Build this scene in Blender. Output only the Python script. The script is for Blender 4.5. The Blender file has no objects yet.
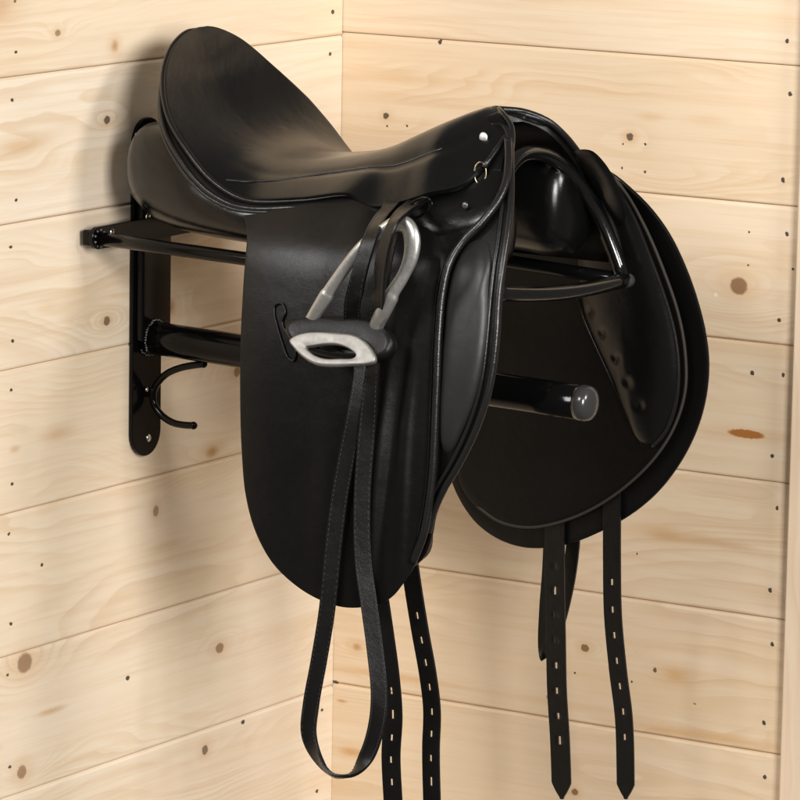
import bpy, bmesh, math, random
from mathutils import Vector, Matrix
random.seed(7)
C = bpy.context.scene.collection
# ------------------------------------------------------------------ camera model (metres; room corner at x=y=0)
YAW, PITCH, ROLL, FPX = .5573, .1711, .0170, 4590.7
CAM = Vector((2.6938, -4.1923, .4565))
_f = Vector((-math.sin(YAW)*math.cos(PITCH), math.cos(YAW)*math.cos(PITCH), -math.sin(PITCH)))
_r = Vector((math.cos(YAW), math.sin(YAW), 0)); _u = _r.cross(_f)
R_ = math.cos(ROLL)*_r + math.sin(ROLL)*_u
U_ = -math.sin(ROLL)*_r + math.cos(ROLL)*_u
YS = -.372                                   # vertical plane through the middle of rack and saddle

def at(px, ax, v):
    d = _f + R_*((px[0]-400)/FPX) - U_*((px[1]-400)/FPX)
    return CAM + d*((v-CAM[ax])/d[ax])

def interp(tab, x):
    if x <= tab[0][0]: return tab[0][1]
    for (a, b), (c, d) in zip(tab, tab[1:]):
        if x <= c:
            return b+(d-b)*(x-a)/(c-a)
    return tab[-1][1]

def on(px, side, dfun):
    """pixel -> point on the hanging surface y = YS + side*d(x,z)"""
    y = YS + side*.15
    for _ in range(25):
        P = at(px, 1, y)
        y = y*.4 + .6*(YS + side*dfun(P.x, P.z))
    return at(px, 1, y)

# ------------------------------------------------------------------ mesh helpers
def smooth(pts, n=8, closed=False):
    pts = [Vector(p) for p in pts]; out = []; N = len(pts)
    rng = range(N) if closed else range(N-1)
    for i in rng:
        p1, p2 = pts[i], pts[(i+1) % N]
        p0 = pts[(i-1) % N] if (closed or i > 0) else p1*2-p2
        p3 = pts[(i+2) % N] if (closed or i < N-2) else p2*2-p1
        d1 = max((p2-p1).length**.5, 1e-6); d0 = max((p1-p0).length**.5, 1e-6); d2 = max((p3-p2).length**.5, 1e-6)
        m1 = (p2-p1) - ((p2-p0)*(d1/(d0+d1))) + (p1-p0)*(d1/d0)
        m2 = (p2-p1) - ((p3-p1)*(d1/(d1+d2))) + (p3-p2)*(d1/d2)
        for k in range(n):
            t = k/n
            out.append(p1*(2*t**3-3*t*t+1)+m1*(t**3-2*t*t+t)+p2*(-2*t**3+3*t*t)+m2*(t**3-t*t))
    if not closed: out.append(pts[-1])
    return out

def table(t, n=8):
    return [(v.x, v.y) for v in smooth([Vector((a, b, 0)) for a, b in t], n)]

def resample(pts, n, closed=False):
    P = list(pts)+([pts[0]] if closed else []); L = [0]
    for a, b in zip(P, P[1:]): L.append(L[-1]+(b-a).length)
    out = []; j = 0; m = n if closed else n-1
    for i in range(n):
        s = L[-1]*i/m
        while j < len(L)-2 and L[j+1] < s: j += 1
        t = (s-L[j])/max(L[j+1]-L[j], 1e-9); out.append(P[j].lerp(P[j+1], min(max(t, 0), 1)))
    return out

def obj(name, bm, mat, parent=None, shade=True, mods=()):
    bmesh.ops.recalc_face_normals(bm, faces=bm.faces)
    me = bpy.data.meshes.new(name); bm.to_mesh(me); bm.free()
    if shade:
        for p in me.polygons: p.use_smooth = True
    o = bpy.data.objects.new(name, me); C.objects.link(o); me.materials.append(mat)
    if parent: o.parent = parent
    for m in mods:
        if m[0] == 'solid':
            s = o.modifiers.new('thickness', 'SOLIDIFY'); s.thickness = m[1]; s.offset = m[2]; s.use_even_offset = False
        elif m[0] == 'bevel':
            s = o.modifiers.new('edge', 'BEVEL'); s.width = m[1]; s.segments = m[2]; s.limit_method = 'ANGLE'; s.angle_limit = math.radians(40)
            s.harden_normals = False
        elif m[0] == 'sub':
            s = o.modifiers.new('soft', 'SUBSURF'); s.levels = s.render_levels = m[1]
    return o

def thing(name, label, cat, loc=(0, 0, 0), group=None):
    o = bpy.data.objects.new(name, None); C.objects.link(o); o.empty_display_size = .02
    o['label'] = label; o['category'] = cat
    if group: o['group'] = group
    return o

def tube(bm, path, r, seg=14, closed=False, cap=True, flat=None, up=None):
    """r: number or list; flat: (a,b) scales of the section axes"""
    n = len(path); rings = []
    prev = Vector(up) if up else None
    for i, p in enumerate(path):
        a = path[(i-1) % n] if (closed or i) else path[0]
        b = path[(i+1) % n] if (closed or i < n-1) else path[-1]
        t = (b-a).normalized()
        if prev is None:
            prev = Vector((0, 0, 1)) if abs(t.z) < .9 else Vector((1, 0, 0))
        ref = Vector(up) if up else prev
        s = (ref - t*ref.dot(t))
        if s.length < 1e-4: s = t.orthogonal()
        s.normalize(); prev = s; q = t.cross(s)
        rr = r[i] if isinstance(r, (list, tuple)) else r
        fa, fb = flat if flat else (1, 1)
        rings.append([bm.verts.new(p+s*math.cos(k*2*math.pi/seg)*rr*fa+q*math.sin(k*2*math.pi/seg)*rr*fb) for k in range(seg)])
    m = n if closed else n-1
    for i in range(m):
        A, B = rings[i], rings[(i+1) % n]
        for k in range(seg):
            bm.faces.new((A[k], A[(k+1) % seg], B[(k+1) % seg], B[k]))
    if cap and not closed:
        bm.faces.new(rings[0]); bm.faces.new(rings[-1])
    return rings

def tube_obj(name, pts, r, mat, parent, n=8, closed=False, **kw):
    bm = bmesh.new(); tube(bm, smooth(pts, n, closed), r, closed=closed, **kw); return obj(name, bm, mat, parent)

def box(bm, c, s, rot=None, bev=0):
    r = bmesh.ops.create_cube(bm, size=1)
    for v in r['verts']:
        p = Vector((v.co.x*s[0], v.co.y*s[1], v.co.z*s[2]))
        if rot: p = rot @ p
        v.co = p+Vector(c)
    if bev:
        es = list({e for v in r['verts'] for e in v.link_edges})
        bmesh.ops.bevel(bm, geom=es, offset=bev, segments=3, profile=.5, affect='EDGES')

def ball(bm, c, r, sc=(1, 1, 1), seg=14):
    q = bmesh.ops.create_uvsphere(bm, u_segments=seg, v_segments=seg//2+2, radius=r)
    for v in q['verts']: v.co = Vector((v.co.x*sc[0], v.co.y*sc[1], v.co.z*sc[2]))+Vector(c)

def grid_faces(bm, rows, wrap=False):
    for A, B in zip(rows, rows[1:]):
        n = len(A); m = n if wrap else n-1
        for k in range(m):
            vs = [A[k], A[(k+1) % n], B[(k+1) % n], B[k]]
            vs2 = []
            for v in vs:
                if v not in vs2: vs2.append(v)
            if len(vs2) > 2: bm.faces.new(vs2)

def sheet(outline, side, dfun, rings=16, npts=120, dome=0, pw=.6, centre=None, n=6, dimples=()):
    """a leather sheet whose outline (photo pixels) is laid on the hanging surface; dome>0 pads it outward from that surface
       (sign: + away from the saddle's middle)"""
    P = [Vector((p[0], p[1], 0)) for p in outline]
    P = resample(smooth(P, n, True), npts, True)
    c = Vector((centre[0], centre[1], 0)) if centre else sum(P, Vector())/len(P)
    bm = bmesh.new(); rows = []
    cv = None; edge = []
    for j in range(rings+1):
        t = 1-j/rings
        t = t**.8
        row = []
        for p in P:
            q = c+(p-c)*t
            X = on((q.x, q.y), side, dfun)
            if j == 0: edge.append(X.copy())
            if dome:
                h = dome*(1-t**2.6)**pw
                for (dx, dy, dr, dh) in dimples:
                    rr = ((q.x-dx)**2+(q.y-dy)**2)/(dr*dr)
                    h -= dh*math.exp(-rr)*(1 if dome > 0 else -1)
                # keep the padded point on the same sight-independent normal: push along y only
                X = X+Vector((0, side*h, 0))
            if j == rings:
                if cv is None: cv = bm.verts.new(X)
                row = [cv]*len(P); break
            row.append(bm.verts.new(X))
        rows.append(row)
    for A, B in zip(rows[:-1], rows[1:-1]):
        m = len(A)
        for k in range(m): bm.faces.new((A[k], A[(k+1) % m], B[(k+1) % m], B[k]))
    A = rows[-2]
    for k in range(len(A)): bm.faces.new((A[k], A[(k+1) % len(A)], cv))
    return bm, edge

def strap(name, pts, wdir, width, th, mat, parent, holes=(), tip=False, n=10, step=.0022, stitch=False, slotcol=True):
    """flat leather strap swept along pts; wdir one vector or one per point; real slots are cut at distances `holes` from the end"""
    P = [Vector(p) for p in pts]
    W = [Vector(w) for w in wdir] if isinstance(wdir, list) else [Vector(wdir)]*len(P)
    PS = smooth(P, n); WS = smooth(W, n) if len(W) > 1 and isinstance(wdir, list) else [W[0]]*len(PS)
    L = [0]
    for a, b in zip(PS, PS[1:]): L.append(L[-1]+(b-a).length)
    T = L[-1]; N = max(int(T/step), 8); rows = []; bm = bmesh.new(); S = []
    us = [-1, -.93, -.6, -.15, .15, .6, .93, 1]
    j = 0
    for i in range(N+1):
        s = T*i/N
        while j < len(L)-2 and L[j+1] < s: j += 1
        t = min(max((s-L[j])/max(L[j+1]-L[j], 1e-9), 0), 1)
        p = PS[j].lerp(PS[j+1], t); w = WS[j].lerp(WS[j+1], t)
        tan = (PS[j+1]-PS[j]).normalized(); w = (w-tan*w.dot(tan)).normalized()
        k = 1
        if tip and T-s < width*.75: k = max(.16, ((T-s)/(width*.75))**.75)
        rows.append([bm.verts.new(p+w*(u*width/2*(k if abs(u) > .2 else min(k, 1)))) for u in us]); S.append(s)
    for i in range(N):
        for c in range(len(us)-1):
            if c == 3:
                mid = T-(S[i]+S[i+1])/2
                if any(abs(mid-h) < .0034 for h in holes): continue
            a, b = rows[i], rows[i+1]
            bm.faces.new((a[c], a[c+1], b[c+1], b[c]))
    return obj(name, bm, mat, parent, mods=[('solid', th, 0), ('bevel', th*.28, 2)])

# ------------------------------------------------------------------ materials
def nm(name):
    m = bpy.data.materials.new(name); m.use_nodes = True; nt = m.node_tree
    b = nt.nodes['Principled BSDF']; return m, nt, b
def N(nt, t, **kw):
    n = nt.nodes.new(t)
    for k, v in kw.items():
        if hasattr(n, k): setattr(n, k, v)
    return n
def L_(nt, a, b): nt.links.new(a, b)

def leather(name, col, rough, bump=.25, scale=1500, coat=.25, crease=.0, colvar=.5, spec=.5, wear=.0):
    m, nt, b = nm(name)
    tc = N(nt, 'ShaderNodeTexCoord')
    n1 = N(nt, 'ShaderNodeTexNoise'); n1.inputs['Scale'].default_value = 9; n1.inputs['Detail'].default_value = 5; n1.inputs['Roughness'].default_value = .6
    L_(nt, tc.outputs['Object'], n1.inputs['Vector'])
    mr = N(nt, 'ShaderNodeMapRange'); mr.inputs[1].default_value = .3; mr.inputs[2].default_value = .7
    mr.inputs[3].default_value = rough*.86; mr.inputs[4].default_value = rough*1.18
    n4 = N(nt, 'ShaderNodeTexNoise'); n4.inputs['Scale'].default_value = 55; n4.inputs['Detail'].default_value = 7; n4.inputs['Roughness'].default_value = .7; n4.inputs['Distortion'].default_value = 1.2
    L_(nt, tc.outputs['Object'], n4.inputs['Vector'])
    av = N(nt, 'ShaderNodeMath', operation='MULTIPLY_ADD'); av.inputs[1].default_value = .55; L_(nt, n4.outputs['Fac'], av.inputs[0])
    hf = N(nt, 'ShaderNodeMath', operation='MULTIPLY'); hf.inputs[1].default_value = .45; L_(nt, n1.outputs['Fac'], hf.inputs[0]); L_(nt, hf.outputs[0], av.inputs[2])
    L_(nt, av.outputs[0], mr.inputs[0]); L_(nt, mr.outputs[0], b.inputs['Roughness'])
    mx = N(nt, 'ShaderNodeMix', data_type='RGBA')
    mx.inputs[6].default_value = (*[c*(1-colvar*.5) for c in col], 1); mx.inputs[7].default_value = (*[c*(1+colvar*.5) for c in col], 1)
    L_(nt, n1.outputs['Fac'], mx.inputs[0]); L_(nt, mx.outputs[2], b.inputs['Base Color'])
    v = N(nt, 'ShaderNodeTexVoronoi'); v.inputs['Scale'].default_value = scale; v.feature = 'F1'
    L_(nt, tc.outputs['Object'], v.inputs['Vector'])
    n2 = N(nt, 'ShaderNodeTexNoise'); n2.inputs['Scale'].default_value = 70; n2.inputs['Detail'].default_value = 8; n2.inputs['Roughness'].default_value = .65
    L_(nt, tc.outputs['Object'], n2.inputs['Vector'])
    n3 = N(nt, 'ShaderNodeTexNoise'); n3.inputs['Scale'].default_value = 16; n3.inputs['Detail'].default_value = 3
    L_(nt, tc.outputs['Object'], n3.inputs['Vector'])
    b1 = N(nt, 'ShaderNodeBump'); b1.inputs['Strength'].default_value = bump; b1.inputs['Distance'].default_value = .0002
    L_(nt, v.outputs['Distance'], b1.inputs['Height'])
    b2 = N(nt, 'ShaderNodeBump'); b2.inputs['Strength'].default_value = .25+crease; b2.inputs['Distance'].default_value = .0005
    L_(nt, n2.outputs['Fac'], b2.inputs['Height']); L_(nt, b1.outputs[0], b2.inputs['Normal'])
    b3 = N(nt, 'ShaderNodeBump'); b3.inputs['Strength'].default_value = .18; b3.inputs['Distance'].default_value = .004
    L_(nt, n3.outputs['Fac'], b3.inputs['Height']); L_(nt, b2.outputs[0], b3.inputs['Normal'])
    L_(nt, b3.outputs[0], b.inputs['Normal'])
    b.inputs['Coat Weight'].default_value = coat; b.inputs['Coat Roughness'].default_value = rough*.6
    b.inputs['Specular IOR Level'].default_value = spec
    return m

def metal(name, col, rough, metallic=1, coat=0, bump=.1, scale=200, spec=.5):
    m, nt, b = nm(name)
    tc = N(nt, 'ShaderNodeTexCoord'); n1 = N(nt, 'ShaderNodeTexNoise'); n1.inputs['Scale'].default_value = scale; n1.inputs['Detail'].default_value = 5
    L_(nt, tc.outputs['Object'], n1.inputs['Vector'])
    bp = N(nt, 'ShaderNodeBump'); bp.inputs['Strength'].default_value = bump; bp.inputs['Distance'].default_value = .0005
    L_(nt, n1.outputs['Fac'], bp.inputs['Height']); L_(nt, bp.outputs[0], b.inputs['Normal'])
    mr = N(nt, 'ShaderNodeMapRange'); mr.inputs[3].default_value = rough*.7; mr.inputs[4].default_value = rough*1.3
    L_(nt, n1.outputs['Fac'], mr.inputs[0]); L_(nt, mr.outputs[0], b.inputs['Roughness'])
    b.inputs['Base Color'].default_value = (*col, 1); b.inputs['Metallic'].default_value = metallic
    b.inputs['Coat Weight'].default_value = coat; b.inputs['Coat Roughness'].default_value = .08; b.inputs['Specular IOR Level'].default_value = spec
    return m

LEA_SEAT = leather('seat leather', (.0034, .0034, .0034), .24, bump=.22, coat=.0, crease=.1, spec=.42)
LEA_FLAP = leather('flap leather', (.0032, .0030, .0029), .30, bump=.3, coat=.0, crease=.25, spec=.28)
LEA_SOFT = leather('panel leather', (.0034, .0033, .0032), .20, bump=.25, coat=.0, crease=.3, scale=1100, spec=.45)
LEA_DARK = leather('inner leather', (.0028, .0025, .0023), .32, bump=.25, coat=.0, crease=.3, spec=.25)
LEA_ROLL = leather('knee block leather', (.0150, .0150, .0148), .40, bump=.25, coat=.0, crease=.2, spec=.42)
LEA_EDGE = leather('welt leather', (.0085, .0080, .0075), .28, bump=.4, coat=.0, crease=.5, scale=900, spec=.5)
LEA_STRAP = leather('strap leather', (.0040, .0037, .0034), .33, bump=.4, coat=.0, crease=.7, spec=.38)
LEA_CUT = leather('cut leather edge', (.040, .034, .028), .6, bump=.4, coat=0, spec=.2)
PAINT = metal('glossy black powder coat', (.0030, .0028, .0028), .12, metallic=0, spec=.18, coat=.0, bump=.12, scale=500)
PAINT_TUBE = metal('glossy tube paint', (.0035, .0033, .0033), .16, metallic=0, spec=.6, coat=.3, bump=.15, scale=400)
PLUG = metal('dark plastic plug', (.035, .034, .033), .22, metallic=0, coat=.3, bump=.03)
STEEL = metal('cast stirrup steel', (.50, .485, .46), .36, metallic=.85, bump=.25, scale=260)
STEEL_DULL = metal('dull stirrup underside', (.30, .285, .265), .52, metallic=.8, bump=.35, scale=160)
ZINC = metal('zinc screws', (.62, .61, .60), .25, bump=.1)
BRASS = metal('dull brass', (.25, .21, .14), .28, bump=.1)
RUBBER = metal('black rubber', (.0045, .0043, .0041), .38, metallic=0, spec=.25, bump=.25, scale=320)
WELD = metal('weld beads', (.12, .115, .11), .25, metallic=.6, bump=.3, scale=700)
THREAD = metal('stitch thread', (.028, .026, .024), .7, metallic=0, bump=0)

# ------------------------------------------------------------------ pine board material
H = .145
def knot_groups(lo=.8, hi=1.15):
    g = bpy.data.node_groups.new('knot mark', 'ShaderNodeTree')
    for nme, typ, io in (('Vector', 'NodeSocketVector', 'INPUT'), ('Centre', 'NodeSocketVector', 'INPUT'), ('Scale', 'NodeSocketVector', 'INPUT'),
                         ('Color In', 'NodeSocketColor', 'INPUT'), ('Tone', 'NodeSocketColor', 'INPUT'), ('Amount', 'NodeSocketFloat', 'INPUT'), ('Color Out', 'NodeSocketColor', 'OUTPUT')):
        g.interface.new_socket(name=nme, in_out=io, socket_type=typ)
    i = g.nodes.new('NodeGroupInput'); o = g.nodes.new('NodeGroupOutput')
    s = g.nodes.new('ShaderNodeVectorMath'); s.operation = 'SUBTRACT'; g.links.new(i.outputs['Vector'], s.inputs[0]); g.links.new(i.outputs['Centre'], s.inputs[1])
    m = g.nodes.new('ShaderNodeVectorMath'); m.operation = 'MULTIPLY'; g.links.new(s.outputs[0], m.inputs[0]); g.links.new(i.outputs['Scale'], m.inputs[1])
    l = g.nodes.new('ShaderNodeVectorMath'); l.operation = 'LENGTH'; g.links.new(m.outputs[0], l.inputs[0])
    r = g.nodes.new('ShaderNodeMapRange'); r.interpolation_type = 'SMOOTHSTEP'; r.inputs[1].default_value = hi; r.inputs[2].default_value = lo
    g.links.new(l.outputs['Value'], r.inputs[0])
    k = g.nodes.new('ShaderNodeMath'); k.operation = 'MULTIPLY'; g.links.new(r.outputs[0], k.inputs[0]); g.links.new(i.outputs['Amount'], k.inputs[1])
    x = g.nodes.new('ShaderNodeMix'); x.data_type = 'RGBA'; g.links.new(k.outputs[0], x.inputs[0]); g.links.new(i.outputs['Color In'], x.inputs[6]); g.links.new(i.outputs['Tone'], x.inputs[7])
    g.links.new(x.outputs[2], o.inputs[0])
    d = bpy.data.node_groups.new('grain bend', 'ShaderNodeTree')
    for nme, typ, io in (('Vector', 'NodeSocketVector', 'INPUT'), ('Centre', 'NodeSocketVector', 'INPUT'), ('Scale', 'NodeSocketVector', 'INPUT'),
                         ('In', 'NodeSocketFloat', 'INPUT'), ('Amount', 'NodeSocketFloat', 'INPUT'), ('Out', 'NodeSocketFloat', 'OUTPUT')):
        d.interface.new_socket(name=nme, in_out=io, socket_type=typ)
    i = d.nodes.new('NodeGroupInput'); o = d.nodes.new('NodeGroupOutput')
    s = d.nodes.new('ShaderNodeVectorMath'); s.operation = 'SUBTRACT'; d.links.new(i.outputs['Vector'], s.inputs[0]); d.links.new(i.outputs['Centre'], s.inputs[1])
    m = d.nodes.new('ShaderNodeVectorMath'); m.operation = 'MULTIPLY'; d.links.new(s.outputs[0], m.inputs[0]); d.links.new(i.outputs['Scale'], m.inputs[1])
    q = d.nodes.new('ShaderNodeVectorMath'); q.operation = 'DOT_PRODUCT'; d.links.new(m.outputs[0], q.inputs[0]); d.links.new(m.outputs[0], q.inputs[1])
    a = d.nodes.new('ShaderNodeMath'); a.operation = 'ADD'; a.inputs[1].default_value = 1; d.links.new(q.outputs['Value'], a.inputs[0])
    v = d.nodes.new('ShaderNodeMath'); v.operation = 'DIVIDE'; d.links.new(i.outputs['Amount'], v.inputs[0]); d.links.new(a.outputs[0], v.inputs[1])
    w = d.nodes.new('ShaderNodeMath'); w.operation = 'ADD'; d.links.new(v.outputs[0], w.inputs[0]); d.links.new(i.outputs['In'], w.inputs[1]); d.links.new(w.outputs[0], o.inputs[0])
    return g, d
KG, DG = knot_groups(); KS, _ = knot_groups(.1, 1.7)
TONES = {'d': (.022, .013, .008), 'b': (.22, .105, .045), 'o': (.36, .13, .02), 'y': (.58, .33, .13), 'g': (.10, .065, .04), 's': (.50, .27, .12), 'w': (.85, .76, .60)}

def pine(name, uax, marks, base, zoff=0., seed=0., warm=.5, board=None):
    """marks: (px, py, radius along the board in px, radius up in px, tone, amount, bend)"""
    m, nt, b = nm(name)
    tc = N(nt, 'ShaderNodeTexCoord'); sp = N(nt, 'ShaderNodeSeparateXYZ'); L_(nt, tc.outputs['Object'], sp.inputs[0])
    u = sp.outputs[uax]; v = sp.outputs[2]
    def math_(op, a, b_=None, c=None):
        n = N(nt, 'ShaderNodeMath', operation=op)
        for k, q in enumerate((a, b_, c)):
            if q is None: continue
            if isinstance(q, (int, float)): n.inputs[k].default_value = q
            else: L_(nt, q, n.inputs[k])
        return n.outputs[0]
    def noise(vec, scale=1, detail=2, rough=.5, dist=0):
        n = N(nt, 'ShaderNodeTexNoise'); n.inputs['Scale'].default_value = scale; n.inputs['Detail'].default_value = detail
        n.inputs['Roughness'].default_value = rough; n.inputs['Distortion'].default_value = dist; L_(nt, vec, n.inputs['Vector']); return n.outputs['Fac']
    def comb(a, b_, c):
        n = N(nt, 'ShaderNodeCombineXYZ')
        for k, q in enumerate((a, b_, c)):
            if isinstance(q, (int, float)): n.inputs[k].default_value = q
            else: L_(nt, q, n.inputs[k])
        return n.outputs[0]
    def ramp(f, a, b_, c0=0., c1=1., smoothstep=True):
        n = N(nt, 'ShaderNodeMapRange'); n.interpolation_type = 'SMOOTHSTEP' if smoothstep else 'LINEAR'
        L_(nt, f, n.inputs[0]); n.inputs[1].default_value = a; n.inputs[2].default_value = b_; n.inputs[3].default_value = c0; n.inputs[4].default_value = c1
        return n.outputs[0]
    def mix(f, a, b_):
        n = N(nt, 'ShaderNodeMix', data_type='RGBA')
        if isinstance(f, (int, float)): n.inputs[0].default_value = f
        else: L_(nt, f, n.inputs[0])
        for k, q in ((6, a), (7, b_)):
            if isinstance(q, tuple): n.inputs[k].default_value = (*q, 1)
            else: L_(nt, q, n.inputs[k])
        return n.outputs[2]
    if uax == 2:
        v = math_('SUBTRACT', sp.outputs[0], math_('MULTIPLY', sp.outputs[1], .88))
    idx = math_('FLOOR', math_('DIVIDE', math_('ADD', v, zoff), H))
    wn = N(nt, 'ShaderNodeTexWhiteNoise', noise_dimensions='1D'); L_(nt, math_('ADD', idx, seed), wn.inputs['W'])
    rnd = wn.outputs['Value']; off = math_('MULTIPLY', idx, 7.31)
    P = comb(u, v, 0)
    # lazy contour field -> cathedral figure
    f = math_('MULTIPLY', v, 40.)
    lo = noise(comb(math_('MULTIPLY', u, 1.7), math_('MULTIPLY', v, 7.), math_('ADD', off, seed)), 1, 2, .5)
    f = math_('ADD', f, math_('MULTIPLY', lo, 11.))
    me = noise(comb(math_('MULTIPLY', u, 9.), math_('MULTIPLY', v, 34.), off), 1, 2, .5)
    f = math_('ADD', f, math_('MULTIPLY', me, .9))
    K = []
    for (x, y, ru, rv, tone, amt, bend) in marks:
        W = at((x, y), 0 if uax == 1 else 1, 0.0); fu = .53 if uax == 1 else .85
        zz = -(W.z+zoff); reach = rv/925*(1.5 if bend <= .3 else 5)
        if board is not None and not (board*H-reach < zz < (board+1)*H+reach): continue
        K.append((W[uax], W.z, ru/(925*fu), rv/925, tone, amt, bend))
    for (ku, kv, ru, rv, tone, amt, bend) in K:
        if bend:
            g = N(nt, 'ShaderNodeGroup'); g.node_tree = DG; L_(nt, P, g.inputs['Vector']); L_(nt, f, g.inputs['In'])
            g.inputs['Centre'].default_value = (ku, kv, 0); g.inputs['Scale'].default_value = (.20/ru, .40/rv, 0); g.inputs['Amount'].default_value = bend*1.35
            f = g.outputs[0]
    fr = math_('FRACT', f)
    ring = math_('MULTIPLY', ramp(fr, .35, .93), ramp(fr, 1.0, .93))
    ringmod = ramp(noise(comb(math_('MULTIPLY', u, 2.6), math_('MULTIPLY', v, 11.), math_('ADD', off, 3.7)), 1, 2), .42, .70, .04, .50)
    ring = math_('MULTIPLY', ring, ringmod)
    fib = noise(comb(math_('MULTIPLY', u, 14.), math_('MULTIPLY', v, 620.), off), 1, 3, .6)
    fib2 = noise(comb(math_('MULTIPLY', u, 4.), math_('MULTIPLY', v, 130.), math_('ADD', off, 9.)), 1, 3, .6)
    broad = noise(comb(math_('MULTIPLY', u, 1.6), math_('MULTIPLY', v, 16.), math_('ADD', off, 5.)), 1, 2, .5)
    c0 = tuple(base); c1 = (base[0]*.94, base[1]*.87, base[2]*.76)
    col = mix(math_('MULTIPLY', rnd, .45), c0, c1)
    col = mix(ramp(broad, .50, .74, 0, .55*warm+.1), col, (base[0]*.90, base[1]*.76, base[2]*.58))
    col = mix(ramp(fib2, .40, .75, 0, .32), col, (base[0]*.80, base[1]*.66, base[2]*.50))
    col = mix(ramp(fib, .45, .78, 0, .16), col, (base[0]*.72, base[1]*.60, base[2]*.46))
    col = mix(math_('MULTIPLY', ring, .80), col, (base[0]*.74, base[1]*.60, base[2]*.44))
    fr2 = math_('FRACT', math_('MULTIPLY', f, 2.7)); ring2 = math_('MULTIPLY', math_('MULTIPLY', ramp(fr2, .2, .9), ramp(fr2, 1., .9)), ramp(noise(comb(math_('MULTIPLY', u, 3.1), math_('MULTIPLY', v, 17.), math_('ADD', off, 1.3)), 1, 2), .45, .7, 0., .5))
    col = mix(ring2, col, (base[0]*.84, base[1]*.72, base[2]*.56))
    blot = noise(comb(math_('MULTIPLY', u, 6.), math_('MULTIPLY', v, 12.), off), 1, 4, .6)
    col = mix(ramp(blot, .35, .7, 0, .10), col, (base[0]*.82, base[1]*.78, base[2]*.74))
    # darker brown strip along each board's lower edge
    fv = math_('FRACT', math_('DIVIDE', math_('ADD', v, zoff), H))
    e = math_('MINIMUM', fv, math_('SUBTRACT', 1., fv))
    col = mix(ramp(fv, .030, .0, 0, .5), col, (base[0]*.62, base[1]*.47, base[2]*.32))
    wob = noise(comb(math_('MULTIPLY', u, 260.), math_('MULTIPLY', v, 260.), 0), 1, 2)
    wv = N(nt, 'ShaderNodeVectorMath', operation='ADD'); L_(nt, P, wv.inputs[0])
    L_(nt, comb(math_('MULTIPLY', math_('SUBTRACT', wob, .5), .0035), math_('MULTIPLY', math_('SUBTRACT', wob, .5), -.0025), 0), wv.inputs[1])
    for (ku, kv, ru, rv, tone, amt, bend) in K:
        if bend > .3:       # soft halo round real knots
            g = N(nt, 'ShaderNodeGroup'); g.node_tree = KS; L_(nt, P, g.inputs['Vector']); L_(nt, col, g.inputs['Color In'])
            g.inputs['Centre'].default_value = (ku, kv, 0); g.inputs['Scale'].default_value = (.42/ru, .5/rv, 0); g.inputs['Tone'].default_value = (*TONES['y'], 1)
            g.inputs['Amount'].default_value = .35; col = g.outputs[0]
        g = N(nt, 'ShaderNodeGroup'); g.node_tree = KS if tone in 'ys' else KG; L_(nt, wv.outputs[0], g.inputs['Vector']); L_(nt, col, g.inputs['Color In'])
        g.inputs['Centre'].default_value = (ku, kv, 0); g.inputs['Scale'].default_value = (1/ru, 1/rv, 0); g.inputs['Tone'].default_value = (*TONES[tone], 1)
        g.inputs['Amount'].default_value = amt; col = g.outputs[0]
        if tone == 'b' and ru > 4:
            g = N(nt, 'ShaderNodeGroup'); g.node_tree = KG; L_(nt, wv.outputs[0], g.inputs['Vector']); L_(nt, col, g.inputs['Color In'])
            g.inputs['Centre'].default_value = (ku-.0006, kv-.0008, 0); g.inputs['Scale'].default_value = (2.2/ru, 2/rv, 0); g.inputs['Tone'].default_value = (*TONES['g'], 1)
            g.inputs['Amount'].default_value = .6; col = g.outputs[0]
    L_(nt, col, b.inputs['Base Color'])
    b.inputs['Roughness'].default_value = .52; b.inputs['Specular IOR Level'].default_value = .3
    bp = N(nt, 'ShaderNodeBump'); bp.inputs['Strength'].default_value = .35; bp.inputs['Distance'].default_value = .0006
    L_(nt, math_('ADD', math_('MULTIPLY', fib2, .6), math_('MULTIPLY', ring, -.7)), bp.inputs['Height']); L_(nt, bp.outputs[0], b.inputs['Normal'])
    return m

dot = lambda x, y, r=1.35: (x, y, r*.9, r*1.25, 'd', .92, 0)
left_marks = [dot(15, 1), dot(16, 52), dot(12, 100), dot(16, 200), dot(11, 247), dot(13, 341), dot(11, 390), dot(12, 484), dot(9, 534), dot(11, 624), dot(8, 675),
    dot(10, 767), dot(333, 12, 1.8), dot(330, 54, 1.6), dot(42, 565), dot(128, 678, 1.9), dot(317, 791, 1.6), dot(322, 710, 1.3), dot(243, 722, 1.9),
    (58, 33, 2.2, 3, 'b', .7, .8), (115, 46, 2.6, 5, 's', .8, .8), (107, 120, 2.6, 4, 'd', .8, 1.8), (107, 321, 2.8, 4.5, 'g', .8, 1.4), (171, 307, 3, 6, 's', .9, 1.2),
    (156, 511, 2.6, 5.5, 'g', .6, .9), (212, 452, 5, 5, 's', .95, 1.2), (25, 663, 6, 9.5, 'b', .72, 4.), (22, 772, 3.8, 6.5, 'b', .7, 2.), (220, 648, 3.6, 5.2, 'b', .75, 2.6),
    (205, 750, 2.7, 5, 'g', .8, 1.), (237, 372, 2.8, 5, 'b', .75, 1.2), (165, 546, 15, 5, 'y', .28, 0), (58, 433, 6, 4, 'y', .22, .6), (20, 146, 12, 5, 'y', .3, .8),
    (52, 711, 11, 3, 'y', .6, 0), (15, 449, 4, 3, 'y', .5, 0), (0, 5, 8, 12, 's', .35, .8)]
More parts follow.
